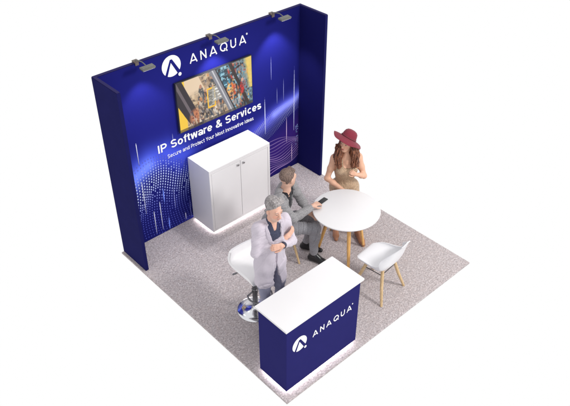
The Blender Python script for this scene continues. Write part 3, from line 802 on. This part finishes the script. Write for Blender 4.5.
def lapels(f, top, depth, wid, x0=0):
    """raised lapels beside the V opening and a collar round the neck"""
    n = 14
    L = []
    for sd in (-1, 1):
        for w2, r in ((.014, .0085), (.026, .0085), (.037, .0080), (.046, .006)):
            pts = []
            for q in range(n+1):
                t = q/n; bulge = math.sin(min(1, t/.9)*math.pi*.75+.5)
                pts.append((x0+sd*(wid*(1-t)+.006+w2*max(.15, bulge)), top-.04-(depth-.05)*t))
            L.append(([(a, f.front(a, b), b) for a, b in pts], r))
    g = Field(f.lo, f.lo+f.h*(f.n-1), .0042)
    for P, r in L:
        for a, b in zip(P, P[1:]):
            if a[1] is not None and b[1] is not None and abs(a[1]-b[1]) < .04: g.seg(a, b, r, r, .004)
    return g
def vee(f, top, depth, wid, y0, r):
    """carves the V-shaped front opening of a jacket: tapering wedge in front of the shirt"""
    tx, ty, tz = top
    for q in range(70):
        t = q/69; w_ = wid*(1-t)+.004; z_ = tz-depth*t; rr = .016
        n = max(2, int(w_*2/.007)+1)
        for i in range(n):
            x_ = -w_+2*w_*i/(n-1); f.seg((x_, ty+y0+.02, z_), (x_, ty+.32, z_), .009, .009, sub=True)
    f.ell((tx, ty+.02, tz+.02), (.072, .072, .070), sub=True)
# ---------- man with crossed arms behind the counter
J1 = dict(hip=(0, -.01, .985), chest=(0, .030, 1.335), neck=(0, .045, 1.535), head=(0, .095, 1.700),
    shL=(-.160, .030, 1.480), shR=(.160, .030, 1.480), elL=(-.228, .095, 1.240), elR=(.228, .070, 1.235),
    wrL=(-.040, .222, 1.335), wrR=(-.100, .160, 1.360),
    handL=((.98, .02, .06), (.05, -.95, -.25), 1, .22), handR=((-.80, -.05, .42), (.3, -.9, 0), -1, .25),
    hjL=(-.09, -.01, .95), hjR=(.09, -.01, .95), knL=(-.11, .03, .52), knR=(.10, .05, .52), anL=(-.13, -.03, .085), anR=(.12, .0, .085),
    fdL=(-.3, 1, 0), fdR=(.3, 1, 0))
def hair1(f, hp, HR):
    f.ell(hp(0, -.030, .052), (.081, .093, .086), .01, HR); f.ell(hp(0, .070, -.035), (.085, .080, .088), .01, HR, sub=True); f.ell(hp(0, .02, -.100), (.13, .105, .080), .01, HR, sub=True)
    f.seg(hp(-.055, .045, .112), hp(.045, .058, .118), .020, .022, .02); f.seg(hp(-.04, .02, .125), hp(.04, .02, .128), .024, .022, .02)
    for s in (-1, 1): f.seg(hp(s*.073, -.012, .035), hp(s*.070, -.045, -.015), .013, .016, .01)
S1 = dict(lo=(-.40, -.24, .0), hi=(.40, .42, 1.88), head_yaw=R(8), head_pitch=R(-10), head_scale=1.06, skin=(.66, .385, .29, 1), lips=(.48, .20, .17), brow=(.22, .19, .18),
    beard=(.48, .38, .33), beard_a=.55, hair=hair1, hair_mat=hairmat('grey_hair', (.14, .125, .125, 1), (.42, .39, .39, 1)))
P1, torso, arm, leg, foot, hp, HR, b1 = build_person('person', 'grey haired man in a pale lilac suit standing with crossed arms behind the blue counter', (.540, -2.215), R(168), J1, S1)
f = Field((-.24, -.2, 1.0), (.24, .30, 1.66), .0048); torso(f, .005); f.seg((0, .042, 1.50), (0, .050, 1.580), .078, .060, .02); f.wrinkle(.0015, 3); vee(f, (0, .05, 1.60), .13, .034, .02, .1)
fobj('shirt', f, cloth('navy_shirt', (.045, .05, .085, 1), var=.3), P1)
f = Field((-.36, -.25, .60), (.36, .38, 1.62), .0048)
torso(f, .017); f.ell((0, -.015, .98), (.170, .128, .16), .06); f.ell((0, .01, 1.14), (.148, .116, .16), .06)
f.seg((-.070, -.01, .95), (-.085, .00, .77), .112, .112, .05); f.seg((.070, -.01, .95), (.085, .0, .77), .112, .112, .05); f.seg((-.06, -.005, .77), (.06, -.005, .77), .108, .108, .05)
vee(f, (0, .045, 1.585), .40, .080, .030, .105); lp1 = lapels(f, 1.585, .40, .080)
for s in 'LR': arm(f, s, .008, cuff=.10)
for q in range(46):
    z_ = 1.185-.010*q; yy = f.front(-.004, z_)
    if yy: w_ = .003+max(0, 1.05-z_)*.17; f.seg((-.004-w_*.5, yy-.012, z_), (-.004-w_*.5, yy+.10, z_), .004+w_*.9, .004+w_*.9, sub=True)
for q in range(-6, 7): f.seg((q*.05, -.3, .655), (q*.05, .35, .655), .075, .075, sub=True)
f.wrinkle(.0065, 11, 52)
jk = fobj('jacket', f, cloth('lilac_suiting', (.54, .49, .555, 1)), P1)
fobj('lapel', lp1, cloth('lilac_lapel', (.47, .425, .49, 1)), jk)
f = Field((-.32, -.22, .05), (.32, .30, 1.08), .0052); f.ell((0, -.01, .97), (.140, .10, .10), .04)
for s in 'LR': leg(f, s, .001, upto=.97)
f.wrinkle(.007, 12, 45); fobj('trousers', f, cloth('lavender_grey_trousers', (.24, .24, .33, 1)), P1)
f = Field((-.32, -.2, .002), (.32, .36, .2), .0052)
for s in 'LR': foot(f, s, .006)
fobj('shoes', f, mat('dark_leather', (.03, .025, .025, 1), .35), P1)
P1.scale = (.90, .90, 1.01)
bm = NB(); w_ = Vector(J1['wrL']); ax_ = Vector((.98, .80, .0)).normalized(); tube(bm, [w_-ax_*.012, w_+ax_*.012], .0355, 20); obj('watch', bm, M['watch'], P1, True)

# ---------- man in the grey suit, turned to the woman
J2 = dict(hip=(0, .0, .545), chest=(.005, .085, .860), neck=(0, .135, 1.055), head=(0, .165, 1.220),
    shL=(-.170, .155, 1.002), shR=(.175, .085, 1.002), elL=(-.235, .26, .78), elR=(.190, .265, .790),
    wrL=(-.10, .38, .690), wrR=(-.075, .430, .803),
    handL=((.3, .9, -.2), (0, 0, -1), 1, .25), handR=((-.78, .60, .02), (-.2, 0, -1), -1, .28),
    hjL=(-.09, .0, .53), hjR=(.09, 0, .53), knL=(-.20, .47, .545), knR=(.015, .49, .56), anL=(-.235, .34, .10), anR=(-.040, .475, .11),
    fdL=(.1, 1, 0), fdR=(.27, .96, 0))
def hair2(f, hp, HR):
    f.ell(hp(0, -.030, .050), (.079, .092, .084), .01, HR); f.ell(hp(0, .080, -.030), (.085, .080, .085), .01, HR, sub=True); f.ell(hp(0, .02, -.095), (.13, .105, .080), .01, HR, sub=True)
    f.seg(hp(-.038, .038, .106), hp(.038, .038, .106), .020, .020, .03)
    for s in (-1, 1): f.seg(hp(s*.066, -.030, .02), hp(s*.052, -.062, -.02), .014, .013, .02)
S2 = dict(lo=(-.42, -.26, .0), hi=(.42, .78, 1.36), head_yaw=R(52), head_pitch=R(-4), skin=(.62, .38, .285, 1), lips=(.45, .2, .17), brow=(.14, .09, .07),
    beard=(.25, .15, .11), beard_a=.5, hair=hair2, hair_mat=hairmat('short_brown_hair', (.09, .06, .05, 1), (.24, .165, .135, 1)))
P2, torso, arm, leg, foot, hp, HR, b2 = build_person('person', 'short haired man in a grey blazer and black shirt reaching onto the round table', (1.356, -1.360), R(-145), J2, S2)
f = Field((-.24, -.2, .5), (.24, .40, 1.14), .0048); torso(f, .004); f.seg((0, .13, 1.02), (0, .14, 1.075), .068, .060, .02); f.wrinkle(.0015, 3)
fobj('shirt', f, cloth('black_shirt', (.012, .012, .016, 1)), P2)
f = Field((-.42, -.26, .36), (.42, .56, 1.16), .0048)
torso(f, .016); f.ell((0, -.005, .56), (.190, .140, .11), .06); f.seg((-.06, .095, 1.03), (.06, .095, 1.03), .075, .075, .03)
vee(f, (.012, .135, 1.10), .44, .105, -.030, .1); lp2 = lapels(f, 1.10, .44, .105, .012)
for s in 'LR': arm(f, s, .012, cuff=.10)
f.wrinkle(.0085, 21, 55)
jk = fobj('jacket', f, cloth('grey_tweed', (.27, .262, .27, 1), var=.3, amp=.5), P2)
fobj('lapel', lp2, cloth('grey_lapel', (.20, .195, .205, 1), var=.3), jk)
f = Field((-.32, -.22, .05), (.32, .68, .70), .0052); f.ell((0, 0, .55), (.17, .125, .10), .04)
for s in 'LR': leg(f, s, .008, upto=.93)
f.wrinkle(.0085, 22, 50); fobj('trousers', f, cloth('grey_trousers', (.25, .245, .265, 1), var=.2), P2)
f = Field((-.3, .1, 0.004), (.3, .90, .2), .0052)
for s in 'LR': foot(f, s, .006)
fobj('shoes', f, mat('black_leather', (.012, .012, .014, 1), .3), P2)

# ---------- woman with the red hat
J3 = dict(hip=(0, .0, .560), chest=(0, .020, .870), neck=(0, .030, 1.055), head=(.012, .050, 1.245),
    shL=(-.150, .025, 1.012), shR=(.150, .025, 1.012), elL=(-.225, .080, .765), elR=(.235, .060, .745),
    wrL=(-.095, .220, .890), wrR=(.045, .235, .665),
    handL=((.45, .35, .45), (.4, -.8, .1), 1, .55), handR=((-.80, .45, -.25), (0, -.1, -1), -1, .25),
    hjL=(-.09, .0, .54), hjR=(.09, 0, .54), knL=(-.085, .40, .545), knR=(.13, .40, .545), anL=(-.155, .34, .10), anR=(.120, .20, .10),
    fdL=(-.15, 1, 0), fdR=(.1, 1, 0))
def hair3(f, hp, HR):
    f.ell(hp(0, -.030, .030), (.084, .095, .095), .01, HR); f.ell(hp(0, .090, -.030), (.060, .085, .095), .01, HR, sub=True)
    for s in (-1, 1):
        a = hp(s*.072, -.005, .01); b = hc3+v3(s*.100, .045, -.15); c = hc3+v3(s*.095, .085, -.29)
        f.seg(a, b, .030, .046, .03); f.seg(b, c, .046, .026, .03); f.seg(b+v3(-s*.03, -.05, .02), c+v3(s*.03, -.09, .02), .05, .03, .03)
    f.seg(hp(0, -.09, 0), hc3+v3(0, -.08, -.22), .07, .06, .04)
    rg = np.random.default_rng(3)
    for s in (-1, 1):
        for q in range(22):                      # wavy locks falling in front of the shoulders
            x0, y0 = s*rg.uniform(.055, .125), rg.uniform(-.03, .085); ph = rg.random()*6; ln = rg.uniform(.24, .36); pv = None
            for i in range(9):
                t = i/8; pt = hc3+v3(x0*(1+.18*math.sin(t*3))+.010*math.sin(t*11+ph), y0+.05*t+.010*math.cos(t*10+ph), -.03-ln*t)
                if pv is not None: f.seg(pv, pt, .0115*(1-.35*t), .0110*(1-.35*t), .004)
                pv = pt
hc3 = v3(*J3['head'])
S3 = dict(fem=True, leg_in=-.004, lo=(-.34, -.24, .0), hi=(.34, .74, 1.38), head_yaw=R(-38), head_pitch=R(4), head_roll=R(-6), head_scale=1.0, skin=(.70, .405, .28, 1), lips=(.50, .12, .12), brow=(.10, .05, .04),
    hair=hair3, hair_mat=hairmat('long_auburn_hair', (.055, .022, .015, 1), (.30, .115, .06, 1), 95))
P3, torso, arm, leg, foot, hp, HR, b3 = build_person('person', 'woman in a burgundy floppy hat and beige sleeveless dress seated beyond the table', (2.485, -1.425), R(143), J3, S3)
f = Field((-.30, -.24, .40), (.30, .42, 1.06), .0048); torso(f, .007)
for s in 'LR':
    a, b = v3(*J3['hj'+s]), v3(*J3['kn'+s]); f.seg(a, a*.35+b*.65, .094, .082, .06)
    f.seg(v3(*J3['chest'])+v3((-1 if s == 'L' else 1)*.095, .06, .10), v3(*J3['sh'+s])*.65+v3(*J3['neck'])*.35+v3(0, 0, .03), .018, .012, .01)
f.ell((0, .15, 1.010), (.075, .095, .105), sub=True); f.ell((0, .03, 1.09), (.10, .16, .085), sub=True)
for s in (-1, 1): f.ell((s*.21, .03, .97), (.055, .10, .11), sub=True)
f.wrinkle(.004, 31, 60)
fobj('dress', f, cloth('beige_sequin_dress', (.45, .32, .215, 1), var=.4, amp=.7, weave=160), P3)
f = Field((-.3, .05, 0.004), (.3, .74, .24), .0052)
for s in 'LR':
    foot(f, s, .004); c = v3(*J3['an'+s]); f.seg(c+v3(0, 0, .06), c, .040, .038, .01)
fobj('ankle_boots', f, mat('tan_leather', (.36, .16, .08, 1), .45), P3)
# hat: crown and floppy brim
bm = NB(); n = 64; HRm = Matrix(HR.tolist()); hcm = Vector(hp(0, -.02, .060))
Rt = HRm @ Matrix.Rotation(R(30), 3, 'X') @ Matrix.Rotation(R(-8), 3, 'Y')
def hat_pt(r, a, z): return hcm+Rt @ Vector((r*math.cos(a), r*1.08*math.sin(a), z))
prof = [(0, .108), (.03, .107), (.058, .098), (.078, .078), (.088, .045), (.092, .012), (.094, 0), (.115, -.008), (.14, -.018), (.165, -.030), (.188, -.044), (.190, -.047), (.188, -.049), (.16, -.034), (.12, -.014), (.096, -.004), (.0885, .0), (.084, .045), (.074, .074), (.055, .093), (0, .103)]
rings = []
for r_, z_ in prof:
    if r_ == 0: rings.append([bm.verts.new(hat_pt(0, 0, z_))]); continue
    row = []
    for k in range(n):
        a = 2*math.pi*k/n; wv = max(0, (r_-.094)/.096); zz = z_+wv*(.020*math.sin(2*a+.6)+.012*math.sin(3*a+1)+.006*math.sin(5*a)) - wv*.0
        row.append(bm.verts.new(hat_pt(r_, a, zz)))
    rings.append(row)
for a, b in zip(rings, rings[1:]):
    for k in range(n):
        k2 = (k+1) % n
        if len(a) == 1: bm.faces.new((a[0], b[k], b[k2]))
        elif len(b) == 1: bm.faces.new((a[k], b[0], a[k2]))
        else: bm.faces.new((a[k], b[k], b[k2], a[k2]))
bmesh.ops.recalc_face_normals(bm, faces=bm.faces[:])
ho = obj('hat', bm, cloth('burgundy_felt', (.20, .024, .042, 1), var=.15), P3, True)
bm = NB(); tube(bm, [hat_pt(.0935, 2*math.pi*k/48, .010) for k in range(48)], .0075, 8, closed=True); obj('hat_band', bm, mat('dark_band', (.14, .02, .03, 1), .6), ho, True)

# phone under the seated man's fingers
bm = NB(); box(bm, -.030, .030, -.062, .062, 0, .008, .003); ph = obj('phone', bm, M['phone'])
tag(ph, 'small black phone lying under the man\'s hand on the white table', 'phone'); ph.location = (1.885, -1.632, .7515); ph.rotation_euler = (0, 0, R(-84))

# ------------------------------------------------------------------ light
w = bpy.data.worlds.new('World'); scene.world = w; w.use_nodes = True
w.node_tree.nodes['Background'].inputs[0].default_value = (1, 1, 1, 1); w.node_tree.nodes['Background'].inputs[1].default_value = 1.0
def area(loc, target, size, e, col=(1, 1, 1)):
    l = bpy.data.lights.new('added_key_lamp', 'AREA'); l.shape = 'DISK'; l.size = size; l.energy = e; l.color = col
    o = bpy.data.objects.new('added_key_lamp', l); C.objects.link(o); o.location = loc
    o.rotation_euler = (Vector(target)-Vector(loc)).to_track_quat('-Z', 'Y').to_euler()
area((3.4, -7.0, 5.6), (1.5, -1.2, .6), 1.4, 330, (1, .985, .97))  # unseen lamp, added to brighten the faces turned to the front

cam = bpy.data.cameras.new('Camera'); co = bpy.data.objects.new('Camera', cam); C.objects.link(co); scene.camera = co
cam.sensor_width = 36; cam.lens = 687.75/570*36; cam.clip_end = 200
yaw, pit = -.742, -.652
co.location = (-2.857, -6.138, 5.701)
fw = Vector((-math.sin(yaw)*math.cos(pit), math.cos(yaw)*math.cos(pit), math.sin(pit)))
co.rotation_euler = (math.pi/2+pit, 0, yaw)
scene.view_settings.view_transform = 'Standard'; scene.view_settings.look = 'None'; scene.view_settings.exposure = 0; scene.view_settings.gamma = 1
scene.render.resolution_x = 1024; scene.render.resolution_y = 729
